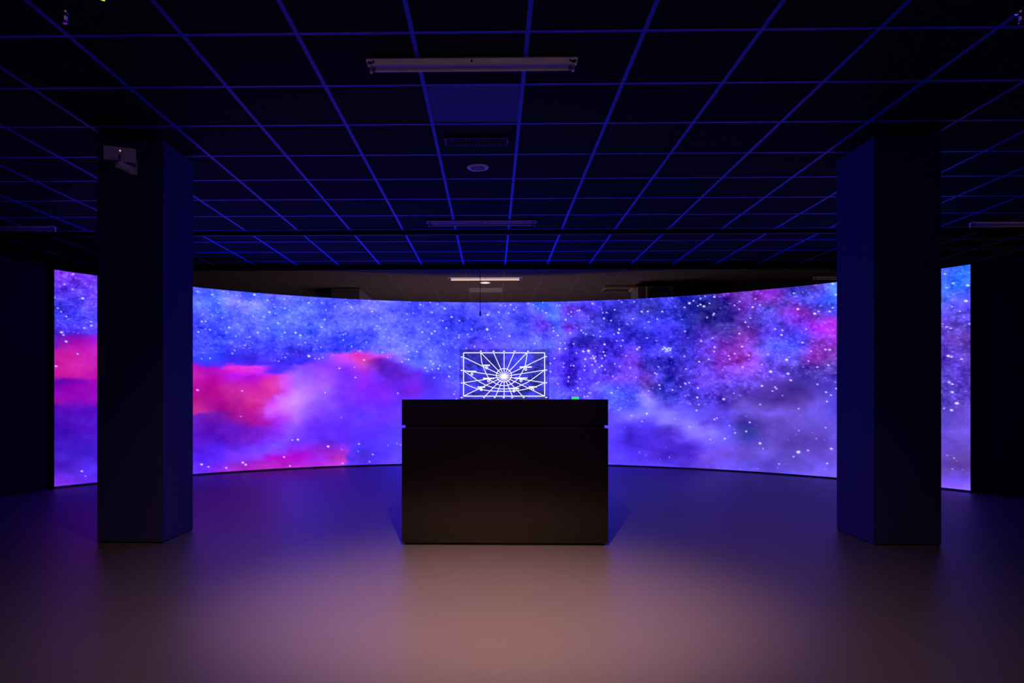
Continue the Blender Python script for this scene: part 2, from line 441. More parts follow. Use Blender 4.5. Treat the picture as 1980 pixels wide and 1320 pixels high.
 1850: [(518,(40,102,236)),(550,(34,102,226)),(580,(75,75,220)),(620,(85,65,200)),(650,(85,50,180)),(700,(80,50,195)),(750,(70,45,190)),(780,(95,65,200)),(830,(100,75,205)),(870,(95,65,195)),(895,(80,50,160)),(920,(100,65,205)),(949,(140,100,240))],
 1877: [(514,(50,117,241)),(550,(40,102,231)),(580,(80,70,225)),(620,(80,60,210)),(650,(85,50,180)),(700,(85,55,190)),(760,(85,60,195)),(800,(100,75,210)),(850,(100,75,205)),(895,(85,55,170)),(920,(105,70,205)),(952,(145,105,245))],
}
def mend(u, c):
    r_, g_, b_ = c
    if r_ > 140 and b_ < 200:                           # the pink is a magenta pink
        r_, b_ = r_ * .88, b_ + 22
    if 1200 < u < 1420 and g_ >= 90:                    # the pale haze right of the desk
        r_, g_ = r_ + 16, g_ + 20
    return r_, g_, b_


COLS = {u: [(v, mend(u, c)) for v, c in lst] for u, lst in COLS.items()}
# stars: (u0, v0, pixels per unit, [(x, y, size), ...])
STARS = [
 (100, 515, 3.0, [(123,45,1.2),(73,102,1),(120,133,1),(180,185,1.9),(230,343,1.4),(190,357,1.3),(57,382,1.9),(68,397,1.2),(84,435,1.6),(228,320,1),(150,507,.9),(25,578,1.4),(175,1187,1.4),(196,1215,.7),(55,262,1.1),(85,290,1),(35,243,1),(15,180,1.2)]),
 (370, 540, 3.385, [(40,78,1),(135,100,1.3),(413,100,2),(180,155,1),(240,92,.8),(68,275,1.5),(93,275,1.2),(46,344,1.4),(92,325,.8),(122,330,1.2),(247,315,1.5),(78,226,.8),(172,215,.8),(202,250,.8),(435,348,1.3),(476,245,1.2),(511,214,1.6),(567,286,1.5),(500,137,1),(608,128,1.2),(611,188,1.2),(547,180,1),(385,150,1),(405,240,.9),(500,320,1.2),(611,347,1.3),(352,431,1.2),(268,484,1.2),(284,465,.9),(123,516,1.1),(68,519,.8),(383,376,1),(290,374,.8),(572,535,.8),(614,510,1),(40,724,1.6),(332,729,1.1),(325,897,.7),(67,1210,1.8),(112,1226,1.3),(229,1233,1.3),(337,1198,1.7),(356,1212,1.6),(607,1162,1.3),(645,1220,1.2),(661,1051,1.2)]),
 (570, 550, 3.567, [(96,126,1.6),(186,125,1),(214,175,1),(278,152,1.1),(360,123,1),(388,155,1.3),(533,186,1.3),(593,233,1.2),(205,242,1.2),(185,293,1.2),(335,345,1.1),(350,338,1.1),(335,383,1.2),(39,350,1.6),(5,332,1.8),(153,385,1),(74,400,1),(180,432,1),(167,511,1.1),(97,493,2.4),(140,510,1),(193,502,1),(392,425,1.1),(450,455,1),(494,398,1),(604,467,1.2),(478,520,1.4),(308,577,1.4),(418,640,1.3),(413,571,.9),(210,746,1),(710,749,1.2),(320,917,.6),(22,1069,1.8),(230,1116,2),(443,1099,1.4),(538,1171,1.3),(437,1150,.8),(515,1221,1),(331,1233,1.1),(324,1138,.6),(642,1106,.7),(704,1096,.8),(730,1105,.8),(740,533,1.2),(615,358,1),(568,285,1),(640,503,.8)]),
 (780, 570, 6.286, [(206,118,1.4),(503,167,1.8),(347,214,1.2),(587,268,1.8),(478,313,1.4),(302,330,1.2),(445,306,1),(680,312,1.4),(1024,242,1.8),(1018,419,2.8),(1158,208,1.3),(1278,220,1.3),(1180,125,1.2),(1305,122,1.2),(232,452,1.4),(382,440,1.6),(345,470,1.6),(312,537,1.1),(523,402,1.5),(831,418,1.4),(780,478,1.3),(675,517,1.4),(677,488,1.1),(1062,530,1.3),(1290,500,1.8),(1165,350,1.2),(1187,396,1.2),(484,599,1.2),(866,630,1.3),(766,650,1),(333,670,1.2),(65,690,1.1),(165,686,1.2),(63,785,1.5),(265,885,1.5),(290,926,1.1),(443,860,1.2),(425,895,1.8),(564,870,1.5),(335,803,1.1),(365,836,1),(350,906,1),(555,990,1.6),(376,1005,1.1),(615,1205,1.2),(645,1260,1.1),(40,618,1),(42,300,1.1),(44,232,1.1),(115,220,1),(415,110,1.1),(325,92,1),(1240,130,1)]),
 (990, 570, 6.286, [(195,108,1.2),(25,178,1.2),(52,153,1.1),(262,122,1),(318,165,1),(375,92,1.2),(370,193,1),(415,218,1.5),(580,125,1.1),(548,128,.9),(720,208,1.3),(793,192,1.1),(820,186,1.4),(688,230,1),(720,261,1),(653,302,1.6),(978,104,1.4),(1150,214,1.2),(1102,215,1),(1117,286,1.8),(1248,180,1.3),(1203,312,1.4),(975,320,1),(842,430,1.5),(708,464,1.5),(505,437,1.4),(502,398,1.1),(558,493,1.5),(275,590,1.3),(898,477,1.3),(867,460,1),(991,490,1.1),(1072,503,1.2),(1072,443,1.1),(748,594,1.4),(588,582,1.1),(643,583,1.1),(578,656,1.8),(650,652,1.5),(1125,601,2),(1293,461,2),(1303,415,1.5),(930,680,2.8),(866,685,2),(995,770,2.2),(1013,806,1.6),(983,742,1.4),(962,768,1.3),(1015,748,1.2),(1113,693,1.6),(1130,736,1.6),(1095,770,1.3),(890,780,1.7),(975,850,1.4),(1092,862,1.9),(1062,880,1.3),(884,864,1.3),(750,860,1.5),(716,860,1),(628,833,1.1),(626,876,1.2),(516,771,1.4),(467,833,1.3),(469,932,1.4),(880,914,1.3),(1005,920,1.1),(1010,942,1.1),(1132,907,1.2),(690,998,1.5),(683,1050,1.2),(825,1017,1.2),(560,1080,1),(800,1133,1.4),(740,1156,1.1),(878,1140,.9),(1052,1060,1.1),(1032,1075,1),(1210,1189,1.7),(937,1190,1.2),(958,1190,.9),(880,1237,1.3),(916,1232,1.3),(1285,1125,1),(1225,988,1.2),(1250,836,1.3),(783,705,1.2)]),
 (1175, 550, 3.567, [(96,121,1.2),(183,118,1.1),(48,174,1),(235,187,1.7),(276,185,1.5),(377,186,1.6),(175,236,1.4),(283,258,1.3),(343,238,1.4),(563,128,2.2),(530,157,1.4),(592,112,1.3),(640,96,1.4),(672,80,1),(736,85,1.6),(664,150,2),(640,138,1.6),(622,147,1.2),(702,129,1.3),(734,200,1.5),(728,210,1.3),(685,227,1.2),(533,322,1.4),(75,333,1.8),(80,312,1.3),(43,342,1.1),(135,273,1.1),(272,368,1.3),(335,387,1.1),(204,446,2),(218,433,1.5),(104,385,1.4),(92,423,1.2),(62,388,1.1),(127,491,1.2),(380,445,1.5),(395,438,1.8),(408,447,2),(420,438,1.6),(430,452,1.8),(415,458,1.5),(435,440,1.5),(400,460,1.3),(388,430,1.1),(645,390,1.5),(737,432,1.5),(735,462,1.3),(725,368,1.2),(697,515,1.3),(631,532,1.5),(530,494,1.2),(350,567,1.2),(325,610,1.3),(337,618,1.2),(540,582,1.2),(155,575,1.2),(83,566,1.1),(50,546,1.1),(35,632,1.1),(194,638,1),(356,693,1.5),(362,718,1.1),(283,733,1.1),(447,727,1.2),(535,682,1.6),(562,677,1.3),(503,704,1.1),(622,714,1.5),(618,778,1.7),(628,828,1.2),(613,868,1.4),(270,890,1.8),(27,746,1.4),(90,851,1.1),(165,903,1),(237,943,1),(736,929,1.3),(753,921,1.1),(462,925,.7),(565,980,.7),(800,790,2),(220,1157,.7),(425,1190,.7),(708,1068,1)]),
 (1400, 540, 3.387, [(187,182,1.8),(102,145,1.2),(68,170,1.3),(100,195,1.2),(235,168,1.3),(205,127,1),(483,194,2),(456,90,1.3),(594,224,2.2),(619,209,1.3),(691,210,1.5),(711,28,1.8),(735,100,1.6),(712,185,1.3),(140,280,1.3),(172,253,1.1),(160,310,1),(100,354,1.5),(335,325,1.3),(382,333,1.2),(377,363,1.7),(538,326,1.1),(514,414,1.5),(118,440,1.6),(70,487,1.2),(30,500,1.3),(37,521,1.2),(162,497,1.3),(287,492,1.2),(410,526,2.2),(427,508,1),(664,459,1.5),(692,461,1.6),(570,470,1.2),(553,535,1.2),(122,573,1.4),(248,557,1.1),(306,604,2.4),(419,617,1.9),(437,660,1.8),(611,574,1.3),(683,561,1.4),(612,687,1.3),(248,697,1.7),(335,705,1.3),(343,716,1.2),(317,731,1.1),(383,760,.9),(65,745,.8),(668,738,1.4),(700,757,1.2),(674,799,1.3),(237,819,1.1),(488,846,1.1),(735,715,1.3),(168,936,1.4),(72,1005,1.2),(145,995,1.4),(37,957,1),(5,1042,1.5),(236,1073,2),(487,1130,3),(550,1120,1.4),(455,1160,1.2),(703,1109,1.8),(675,1205,1.3),(360,1208,1),(490,990,.8),(605,1043,.8),(665,970,1),(256,1108,.9)]),
 (1810, 505, 2.937, [(50,72,1.3),(97,125,1.7),(180,137,2),(60,150,1.1),(170,225,2.4),(90,257,1.1),(135,284,1),(60,373,1.1),(83,380,1.2),(190,355,1.2),(70,537,2),(87,543,1.4),(145,555,1.5),(75,687,1.6),(92,697,1.6),(92,743,1.8),(118,806,2.6),(88,845,2),(45,835,1),(63,1102,.8),(103,1117,.7),(93,1180,.7)]),
]
# lower edge of the starry part of the picture
SKY_LOW = [(104,645),(187,645),(375,690),(450,678),(530,700),(575,690),(640,690),(720,683),(775,695),(830,715),(885,765),(960,800),(1080,790),(1180,800),(1250,770),(1290,780),(1400,785),(1440,765),(1490,735),(1540,725),(1618,740),(1720,750),(1822,790),(1877,790)]
SKY_RNG = np.random.default_rng(7)

NA, NZ = 1240, 262
ang = np.linspace(A0, A1, NA)
hz = np.linspace(0, 1, NZ)                              # 0 = top, 1 = bottom
ctrl_u = np.array(sorted(COLS))
tab_u = np.arange(104, 1878, 4.0)
tab_a = np.array([arc_angle(u) for u in tab_u])
gu = np.interp(ang, tab_a, tab_u)                       # picture column of every vertex column
vt = np.array([to_px(*arc_pt(a), S_TOP)[1] for a in ang])
vb = np.array([to_px(*arc_pt(a), S_BOT)[1] for a in ang])
U = np.repeat(gu[:, None], NZ, 1)
V = vt[:, None] + (vb - vt)[:, None] * hz[None, :]


def vnoise(x, y, seed):
    r = np.random.default_rng(seed)
    g = r.random((257, 257))
    xi, yi = np.floor(x).astype(int), np.floor(y).astype(int)
    fx, fy = x - xi, y - yi
    fx, fy = fx * fx * (3 - 2 * fx), fy * fy * (3 - 2 * fy)
    xi, yi = xi % 256, yi % 256
    return (g[xi, yi] * (1 - fx) + g[xi + 1, yi] * fx) * (1 - fy) + (g[xi, yi + 1] * (1 - fx) + g[xi + 1, yi + 1] * fx) * fy - .5


def fbm(x, y, seed, oct=5, gain=.55):
    s, a = 0, 1.0
    for k in range(oct):
        s = s + a * vnoise(x + 17.3 * k, y + 9.1 * k, seed + k)
        x, y, a = x * 2.03, y * 2.03, a * gain
    return s


sky_low = np.interp(U, *zip(*SKY_LOW))
sky = np.clip((sky_low + 10 - V) / 22, 0, 1)
# wisps: the read-off colours are looked up through a domain warped by cloud noise, longer along the screen
wu = U + 15 * fbm(U / 60, V / 34, 11) + 7 * fbm(U / 14, V / 9, 31, 4)
wv = V + 8 * fbm(U / 70, V / 30, 21) + 4 * fbm(U / 16, V / 8, 41, 4)
wu = np.clip(wu, 104, 1877)
rows = np.linspace(-12, 12, 1)
table = np.zeros((len(ctrl_u), 480, 3))
for k, u in enumerate(ctrl_u):
    c = COLS[u]
    pv = [p[0] for p in c]
    for ch in range(3):
        table[k, :, ch] = np.interp(np.arange(500, 980), pv, [p[1][ch] for p in c])
fi = np.interp(wu, ctrl_u, np.arange(len(ctrl_u)))
i0 = np.clip(np.floor(fi).astype(int), 0, len(ctrl_u) - 2)
fr = fi - i0
fr = fr * fr * (3 - 2 * fr) * .6 + fr * .4
ri = np.clip(wv - 500, 0, 478)
r0 = np.floor(ri).astype(int); rf = (ri - r0)[..., None]


def look(k):
    return table[k, r0] * (1 - rf) + table[k, r0 + 1] * rf


rgb = look(i0) * (1 - fr[..., None]) + look(i0 + 1) * fr[..., None]
# texture of the picture: cloud modelling below, grainy star dust above
soft = fbm(U / 40, V / 22, 51, 6)
grain = fbm(U / 7, V / 5.5, 61, 3, .7)
mid = fbm(U / 24, V / 17, 71, 4, .6)
mod = soft * 12 + sky * (grain * 26 + mid * 38) + (1 - sky) * mid * 9
rgb = rgb + mod[..., None] * np.array([.95, .9, 1.0]) + np.array([9, 7, -4])
# faint stars
dust = np.zeros_like(U)
star = np.zeros_like(U)
du = np.gradient(gu)


def splat(buf, u, v, amp, su, sv):
    ci = int(np.searchsorted(gu, u))
    if ci <= 0 or ci >= NA - 1:
        return
    ri_ = int((v - vt[ci]) / (vb[ci] - vt[ci]) * (NZ - 1))
    wi, wj = int(3 * su / du[ci]) + 1, int(3 * sv / ((vb[ci] - vt[ci]) / NZ)) + 1
    a, b = max(ci - wi, 0), min(ci + wi + 1, NA)
    c, d = max(ri_ - wj, 0), min(ri_ + wj + 1, NZ)
    if a >= b or c >= d:
        return
    buf[a:b, c:d] = np.maximum(buf[a:b, c:d], amp * np.exp(-(((U[a:b, c:d] - u) / su) ** 2 + ((V[a:b, c:d] - v) / sv) ** 2)))


for k in range(13000):
    u = SKY_RNG.uniform(104, 1877); e = SKY_RNG.random()
    lo = np.interp(u, *zip(*SKY_LOW))
    v = SKY_RNG.uniform(515, lo)
    far = 1 + .8 * abs(u - 976) / 900
    splat(dust, u, v, .10 + .55 * e ** 5, (.8 + .5 * e) * far, .8 + .4 * e)
for k in range(240):
    u = SKY_RNG.uniform(104, 1877)
    lo = np.interp(u, *zip(*SKY_LOW))
    v = SKY_RNG.uniform(515, lo)
    far = 1 + .7 * abs(u - 976) / 900
    splat(star, u, v, SKY_RNG.uniform(.3, .7), 1.1 * far, 1.05)
for k in range(90):
    u = SKY_RNG.uniform(1180, 1877); v = SKY_RNG.uniform(800, 940)
    splat(star, u, v, SKY_RNG.uniform(.15, .4), 1.5, .9)
for u0, v0, sc_, lst in STARS:
    for x, y, s in lst:
        u, v = u0 + x / sc_, v0 + y / sc_
        far = 1 + .75 * (abs(u - 976) / 900) ** 1.2
        splat(star, u, v, min(1.5, .55 + .5 * s), (.42 + .6 * s) * far, .4 + .58 * s)
rgb = rgb + dust[..., None] * np.array([95, 100, 90])
st = np.clip(star, 0, 1)[..., None]
rgb = rgb * (1 - st) + np.array([250, 248, 255]) * st
rgb = np.clip(rgb, 0, 255) / 255
lin = np.where(rgb <= .04045, rgb / 12.92, ((rgb + .055) / 1.055) ** 2.4)
bl = lin[..., 2]
bl = bl * .95
lin[..., 2] = bl + SCREEN_BOOST * bl ** 6

xs, ys = SC.x + SR * np.sin(ang), SC.y + SR * np.cos(ang)
zs = S_TOP + (S_BOT - S_TOP) * hz
co = np.zeros((NA, NZ, 3))
co[..., 0], co[..., 1], co[..., 2] = xs[:, None], ys[:, None], zs[None, :]
idx = np.arange(NA * NZ).reshape(NA, NZ)
quads = np.stack([idx[:-1, :-1], idx[:-1, 1:], idx[1:, 1:], idx[1:, :-1]], -1).reshape(-1, 4)
me = bpy.data.meshes.new('display')
me.vertices.add(NA * NZ); me.vertices.foreach_set('co', co.ravel())
me.loops.add(quads.size); me.loops.foreach_set('vertex_index', quads.ravel().astype(np.int32))
me.polygons.add(len(quads)); me.polygons.foreach_set('loop_start', np.arange(0, quads.size, 4, dtype=np.int32))
me.update()
at = me.color_attributes.new('film_still', 'FLOAT_COLOR', 'POINT')
at.data.foreach_set('color', np.concatenate([lin, np.ones(lin.shape[:2] + (1,))], -1).astype(np.float32).ravel())
m = bpy.data.materials.new('led_picture')
m.use_nodes = True
nt = m.node_tree
b = nt.nodes['Principled BSDF']
b.inputs['Base Color'].default_value = (0.01, 0.01, 0.012, 1)
b.inputs['Roughness'].default_value = 0.6
b.inputs['Specular IOR Level'].default_value = 0.2
b.inputs['Emission Strength'].default_value = 1.0
ca = nt.nodes.new('ShaderNodeAttribute'); ca.attribute_name = 'film_still'
nt.links.new(ca.outputs['Color'], b.inputs['Emission Color'])
me.materials.append(m)
screen = thing('led_screen', (SC.x, SC.y + SR, 0), 'tall curved screen wrapping the back of the room, showing a blue and pink starry nebula', 'screen')


def adopt(o, parent):
    o.parent = parent
    o.matrix_parent_inverse = Matrix.Translation(-Vector(parent.location))
    return o


disp = bpy.data.objects.new('display', me)
col.objects.link(disp)
adopt(disp, screen)


def arc_band(bm, r0, r1, z0, z1, a0=A0, a1=A1, n=120):
    ring = []
    for k in range(n + 1):
        a = a0 + (a1 - a0) * k / n
        ring.append([bm.verts.new((*arc_pt(a, r), z)) for r, z in ((r0, z0), (r1, z0), (r1, z1), (r0, z1))])
    for p, q in zip(ring, ring[1:]):
        for i in range(4):
            bm.faces.new((p[i], p[(i + 1) % 4], q[(i + 1) % 4], q[i]))
    bm.faces.new(ring[0]); bm.faces.new(ring[-1][::-1])


bm = NB(); arc_band(bm, SR + 0.004, SR + 0.09, 0.0, S_TOP + 0.004)
adopt(obj('backing', bm, M['black']), screen)
bm = NB(); arc_band(bm, SR - 0.012, SR + 0.003, 0, S_BOT - 0.002)
adopt(obj('base_rail', bm, M['rail']), screen)
for a, d in ((A0, -1), (A1, 1)):
    bm = NB(); arc_band(bm, SR - 0.015, SR + 0.09, 0, S_TOP + .004, a + d * .0002, a + d * .0035, 1)
    adopt(obj('end_trim', bm, M['black']), screen)

# black walls that carry on from both ends of the screen
for nm, a, far in (('wall_screen_left', A0 - .004, (-5.62, 5.2)), ('wall_screen_right', A1 + .004, (6.7, 5.75))):
    x, y = arc_pt(a, SR + .02)
    d = Vector((far[0] - x, far[1] - y)); L = d.length
    bm = NB(); box(bm, 0, L, 0, 0.1, 0, S_TOP + 0.02)
    if a > 0:
        bmesh.ops.translate(bm, verts=bm.verts, vec=(0, 0, 0))
    else:
        bmesh.ops.translate(bm, verts=bm.verts, vec=(0, -0.1, 0))
    o = obj(nm, bm, M['wall'])
    o.location = (x, y, 0); o.rotation_euler = (0, 0, math.atan2(d.y, d.x))
    tag(o, kind='structure')

# ================================================================== COLUMNS
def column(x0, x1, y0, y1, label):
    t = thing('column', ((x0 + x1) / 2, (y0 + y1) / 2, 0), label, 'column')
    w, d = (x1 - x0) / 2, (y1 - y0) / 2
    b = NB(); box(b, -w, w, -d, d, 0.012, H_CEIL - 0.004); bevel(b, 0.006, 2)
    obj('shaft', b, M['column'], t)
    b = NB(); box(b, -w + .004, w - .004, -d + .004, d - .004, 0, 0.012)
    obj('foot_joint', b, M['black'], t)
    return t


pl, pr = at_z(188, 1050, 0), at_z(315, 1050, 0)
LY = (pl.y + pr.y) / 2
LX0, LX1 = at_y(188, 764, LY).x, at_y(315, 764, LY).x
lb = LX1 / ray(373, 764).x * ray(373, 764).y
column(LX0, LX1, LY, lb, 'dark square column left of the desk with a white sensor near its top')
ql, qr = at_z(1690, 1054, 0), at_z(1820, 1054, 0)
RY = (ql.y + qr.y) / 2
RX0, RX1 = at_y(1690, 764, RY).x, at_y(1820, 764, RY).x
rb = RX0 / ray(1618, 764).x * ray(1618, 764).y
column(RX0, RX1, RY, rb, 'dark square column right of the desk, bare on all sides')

# ================================================================== DESK
dl, dr = at_z(778, 1054.5, 0), at_z(1176, 1054.5, 0)
DY = (dl.y + dr.y) / 2
DX0, DX1 = at_y(777, 764, DY).x, at_y(1176, 764, DY).x
DH = HC + (CY - 772) * DY / F
GZ1, GZ0 = HC + (CY - 822) * DY / F, HC + (CY - 827.5) * DY / F
PZ = HC + (CY - 1049) * DY / F
DD, DW = 0.62, (DX1 - DX0) / 2
desk = thing('reception_desk', ((DX0 + DX1) / 2, DY, 0), 'black brown box desk with a grooved top block standing in the middle of the floor', 'desk')
bm = NB(); box(bm, -DW + .02, DW - .02, .02, DD - .02, 0, PZ)
obj('plinth', bm, M['black'], desk)
bm = NB(); box(bm, -DW, DW, 0, DD, PZ, GZ0); bevel(bm, 0.0025, 2)
obj('body', bm, M['desk'], desk)
bm = NB(); box(bm, -DW + .023, DW - .023, .023, DD - .023, GZ0, GZ1)
obj('groove_core', bm, M['black'], desk)
bm = NB(); box(bm, -DW, DW, 0, DD, GZ1, DH); bevel(bm, 0.002, 2)
obj('top_block', bm, M['desk'], desk)
for s_ in (-1, 1):
    bm = NB(); cyl(bm, (s_ * (DW - .08), .5, PZ - 0.004), (s_ * (DW - .08), .5, 0), .018, .022)
    obj('foot', bm, M['black'], desk)

# ---- transparent display standing on the desk, with a star chart drawn in light
GY = DY + 0.30
gp = GY / F * 1.0
K = 1 / 10.42


def chart(x, y):
    p = at_y(880 + x * K, 660 + y * K, GY)
    return p.x, p.z


gl, gz1 = chart(100, 155)
gr_, gz0 = chart(1882, 1165)
gz0 = DH + .004
gcx = (gl + gr_) / 2
panel = thing('transparent_display', (gcx, GY, DH), 'clear glass display with a white star chart standing on the desk', 'display')
bm = NB(); box(bm, gl - gcx, gr_ - gcx, 0, .005, gz0 - DH, gz1 - DH); bevel(bm, 0.0008, 1)
obj('glass_pane', bm, M['glass'], panel)
ax0, az1 = chart(170, 228); ax1, az0 = chart(1803, 1100)
bm = NB(); box(bm, ax0 - gcx, ax1 - gcx, .0062, .0072, az0 - DH, az1 - DH)
obj('active_layer', bm, M['glass_area'], panel)
bm = NB(); box(bm, gl - gcx - .003, gr_ - gcx + .003, -.012, .018, 0, .0045)
obj('foot_rail', bm, M['black'], panel)
for xa, xb in ((gl - gcx - .003, gl - gcx), (gr_ - gcx, gr_ - gcx + .003)):
    bm = NB(); box(bm, xa, xb, -.001, .006, .0045, gz1 - DH)
    obj('edge_strip', bm, M['black'], panel)


def strip(bm, pts, w, y=-.0012):
    """flat ribbon along chart points; w in metres"""
    P = [Vector((chart(*p)[0] - gcx, chart(*p)[1] - DH)) for p in pts]
    n = len(P)
    L = []
    for i in range(n):
        d = (P[min(i + 1, n - 1)] - P[max(i - 1, 0)]).normalized()
        q = Vector((-d.y, d.x)) * w / 2
        L.append([bm.verts.new((P[i].x + q.x, yy, P[i].y + q.y)) for yy in (y, y - .0006)] +
                 [bm.verts.new((P[i].x - q.x, yy, P[i].y - q.y)) for yy in (y - .0006, y)])
    for a_, b_ in zip(L, L[1:]):
        for i in range(4):
            bm.faces.new((a_[i], a_[(i + 1) % 4], b_[(i + 1) % 4], b_[i]))
    bm.faces.new(L[0]); bm.faces.new(L[-1][::-1])


def smooth_curve(pts, n=10):
    out = []
    for i in range(len(pts) - 1):
        p0, p1, p2, p3 = (Vector(pts[max(i - 1, 0)]), Vector(pts[i]), Vector(pts[i + 1]), Vector(pts[min(i + 2, len(pts) - 1)]))
        for k in range(n):
            t = k / n
            out.append(tuple(.5 * ((2 * p1) + (p2 - p0) * t + (2 * p0 - 5 * p1 + 4 * p2 - p3) * t * t + (3 * p1 - p0 - 3 * p2 + p3) * t ** 3)))
    out.append(pts[-1])
    return out


LW = 0.0066
bm = NB()
cnr = [(170, 228), (1803, 228), (1803, 1100), (170, 1100)]
for a_, b_ in zip(cnr, cnr[1:] + cnr[:1]):
    strip(bm, [a_, b_], 0.0068)
obj('chart_border', bm, M['line'], panel)
ends = [(520, 228), (775, 228), (987, 228), (1190, 228), (1445, 228), (1803, 310), (1803, 575), (1803, 830), (1803, 1100),
        (1360, 1100), (1155, 1100), (987, 1100), (818, 1100), (605, 1100), (170, 1100), (170, 830), (170, 585), (170, 315)]
for e in ends:
    bm = NB(); strip(bm, [(987, 705), e], 0.0054, -.0018)
    obj('chart_ray', bm, M['line'], panel)
curves = [[(985 + 152 * math.cos(t / 24 * math.pi), 680 + 135 * math.sin(t / 24 * math.pi)) for t in range(49)],
          smooth_curve([(515, 228), (530, 360), (560, 490), (680, 740), (840, 856), (987, 890), (1130, 855), (1280, 730), (1390, 530), (1432, 380), (1450, 228)]),
          smooth_curve([(170, 585), (460, 790), (630, 880), (800, 935), (987, 955), (1190, 935), (1330, 880), (1510, 790), (1803, 575)]),
          smooth_curve([(170, 835), (300, 900), (470, 955), (730, 995), (987, 1003), (1250, 990), (1480, 945), (1640, 905), (1803, 830)])]
for c in curves:
    bm = NB(); strip(bm, c, 0.0054, -.0024)
    obj('chart_curve', bm, M['line'], panel)
bm = NB()
x, z = chart(987, 700)
cyl(bm, (x - gcx, -.0012, z - DH), (x - gcx, -.0036, z - DH), .017, n=20)
obj('chart_centre', bm, M['line'], panel)
for (mx_, my_) in [(635, 528), (340, 655), (676, 792), (528, 967), (1185, 995), (1565, 963), (1328, 788), (1422, 562)]:
    bm = NB(); strip(bm, [(mx_ + 21 * math.cos(t / 10 * math.pi), my_ + 21 * math.sin(t / 10 * math.pi)) for t in range(21)], 0.006, -.003)
    obj('chart_marker', bm, M['line'], panel)
rnd = random.Random(4)
for (cx_, cy_, w_) in [(637, 480, 132), (339, 603, 178), (675, 743, 222), (528, 920, 156), (1190, 948, 200), (1565, 915, 170), (1328, 738, 256), (1422, 515, 246)]:
    bm = NB()
    n = int(w_ / 17); p = w_ / n
    for i in range(n):
        xa = cx_ - w_ / 2 + i * p
        h = 12 + rnd.random() * 3
        strip(bm, [(xa, cy_ + rnd.uniform(-1, 1)), (xa + p * .93, cy_ + rnd.uniform(-1, 1))], 2 * h * K * GY / F, -.003)
    obj('chart_caption', bm, M['line'], panel)
ticks = [(x, 195) for x in (517, 773, 985, 1197, 1470)] + [(133, y) for y in (312, 582, 833, 1128)] + \
        [(1833, y) for y in (303, 575, 830, 1127)] + [(x, 1128) for x in (583, 798, 980, 1150, 1380)]
for (tx, ty) in ticks:
    bm = NB()
    for dx in (-19, 1):
        strip(bm, [(tx + dx, ty + 1), (tx + dx + 18, ty - 1)], 20 * K * GY / F, -.0012)
    obj('chart_tick', bm, M['line'], panel)

# ---- small green-lit button box on the desk
g0, g1 = at_y(1105.3, 766, DY + .3), at_y(1119.5, 766, DY + .3)
gb = thing('indicator_box', ((g0.x + g1.x) / 2, DY + .3, DH), 'tiny green glowing box on the desk right of the glass display', 'indicator')
w = (g1.x - g0.x) / 2
hh = g0.z - DH
bm = NB(); box(bm, -w, w, 0, .05, 0, hh); bevel(bm, .002, 2)
obj('housing', bm, M['plastic'], gb)
bm = NB(); box(bm, -w + .001, w - .001, -.002, .001, .001, hh - .0045)
obj('green_front', bm, M['green'], gb)

# ================================================================== CEILING THINGS
def batten(loc, label, L=1.18):
    t = thing('batten_light', loc, label, 'ceiling light', 'bare fluorescent battens under the ceiling')
    b = NB()                                            # folded sheet: sloping near side, flat bottom
    prof = [(-.045, 0), (-.045, -.006), (.022, -.014), (.035, -.014), (.035, 0)]
    e0, e1 = [[b.verts.new((x, y, z)) for y, z in prof] for x in (-L / 2, L / 2)]
    for i in range(5):
        b.faces.new((e0[i], e0[(i + 1) % 5], e1[(i + 1) % 5], e1[i]))
    b.faces.new(e0); b.faces.new(e1[::-1]); bevel(b, .0015, 1)
    SL = Matrix.Translation((0, -.0115, -.010)) @ Matrix.Rotation(-math.atan2(.008, .067), 4, 'X')
    ch = obj('channel', b, M['white'], t)
    for s in (-1, 1):                                   # knock-outs and keyholes on the long side
        b = NB(); cyl(b, (s * (L / 2 - .019), 0, -.0006), (s * (L / 2 - .019), 0, .001), .015); bmesh.ops.transform(b, matrix=SL, verts=b.verts)
        obj('knockout', b, M['hole'], ch)
    for x in (-L / 2 + .04, 0, L / 2 - .04):
        b = NB()
        cyl(b, (x, -.006, -.0006), (x, -.006, .001), .0075, n=10)
        box(b, x - .003, x + .003, -.026, -.008, -.0006, .001)
        bmesh.ops.transform(b, matrix=SL, verts=b.verts)
        obj('keyhole', b, M['hole'], ch)
    for s in (-1, 1):
        b = NB(); box(b, s * (L / 2 - .018) - .006, s * (L / 2 - .018) + .006, .016, .044, -.046, -.013); bevel(b, .002, 1)
        obj('lamp_holder', b, M['white'], t)
        b = NB(); cyl(b, (s * (L / 2 - .025), .030, -.030), (s * (L / 2 - .045), .030, -.030), .0135)
        obj('tube_cap', b, M['grey'], t)
    b = NB(); cyl(b, (-L / 2 + .045, .030, -.030), (L / 2 - .045, .030, -.030), .013)
    obj('tube', b, M['tube'], t, smooth=True)
    return t


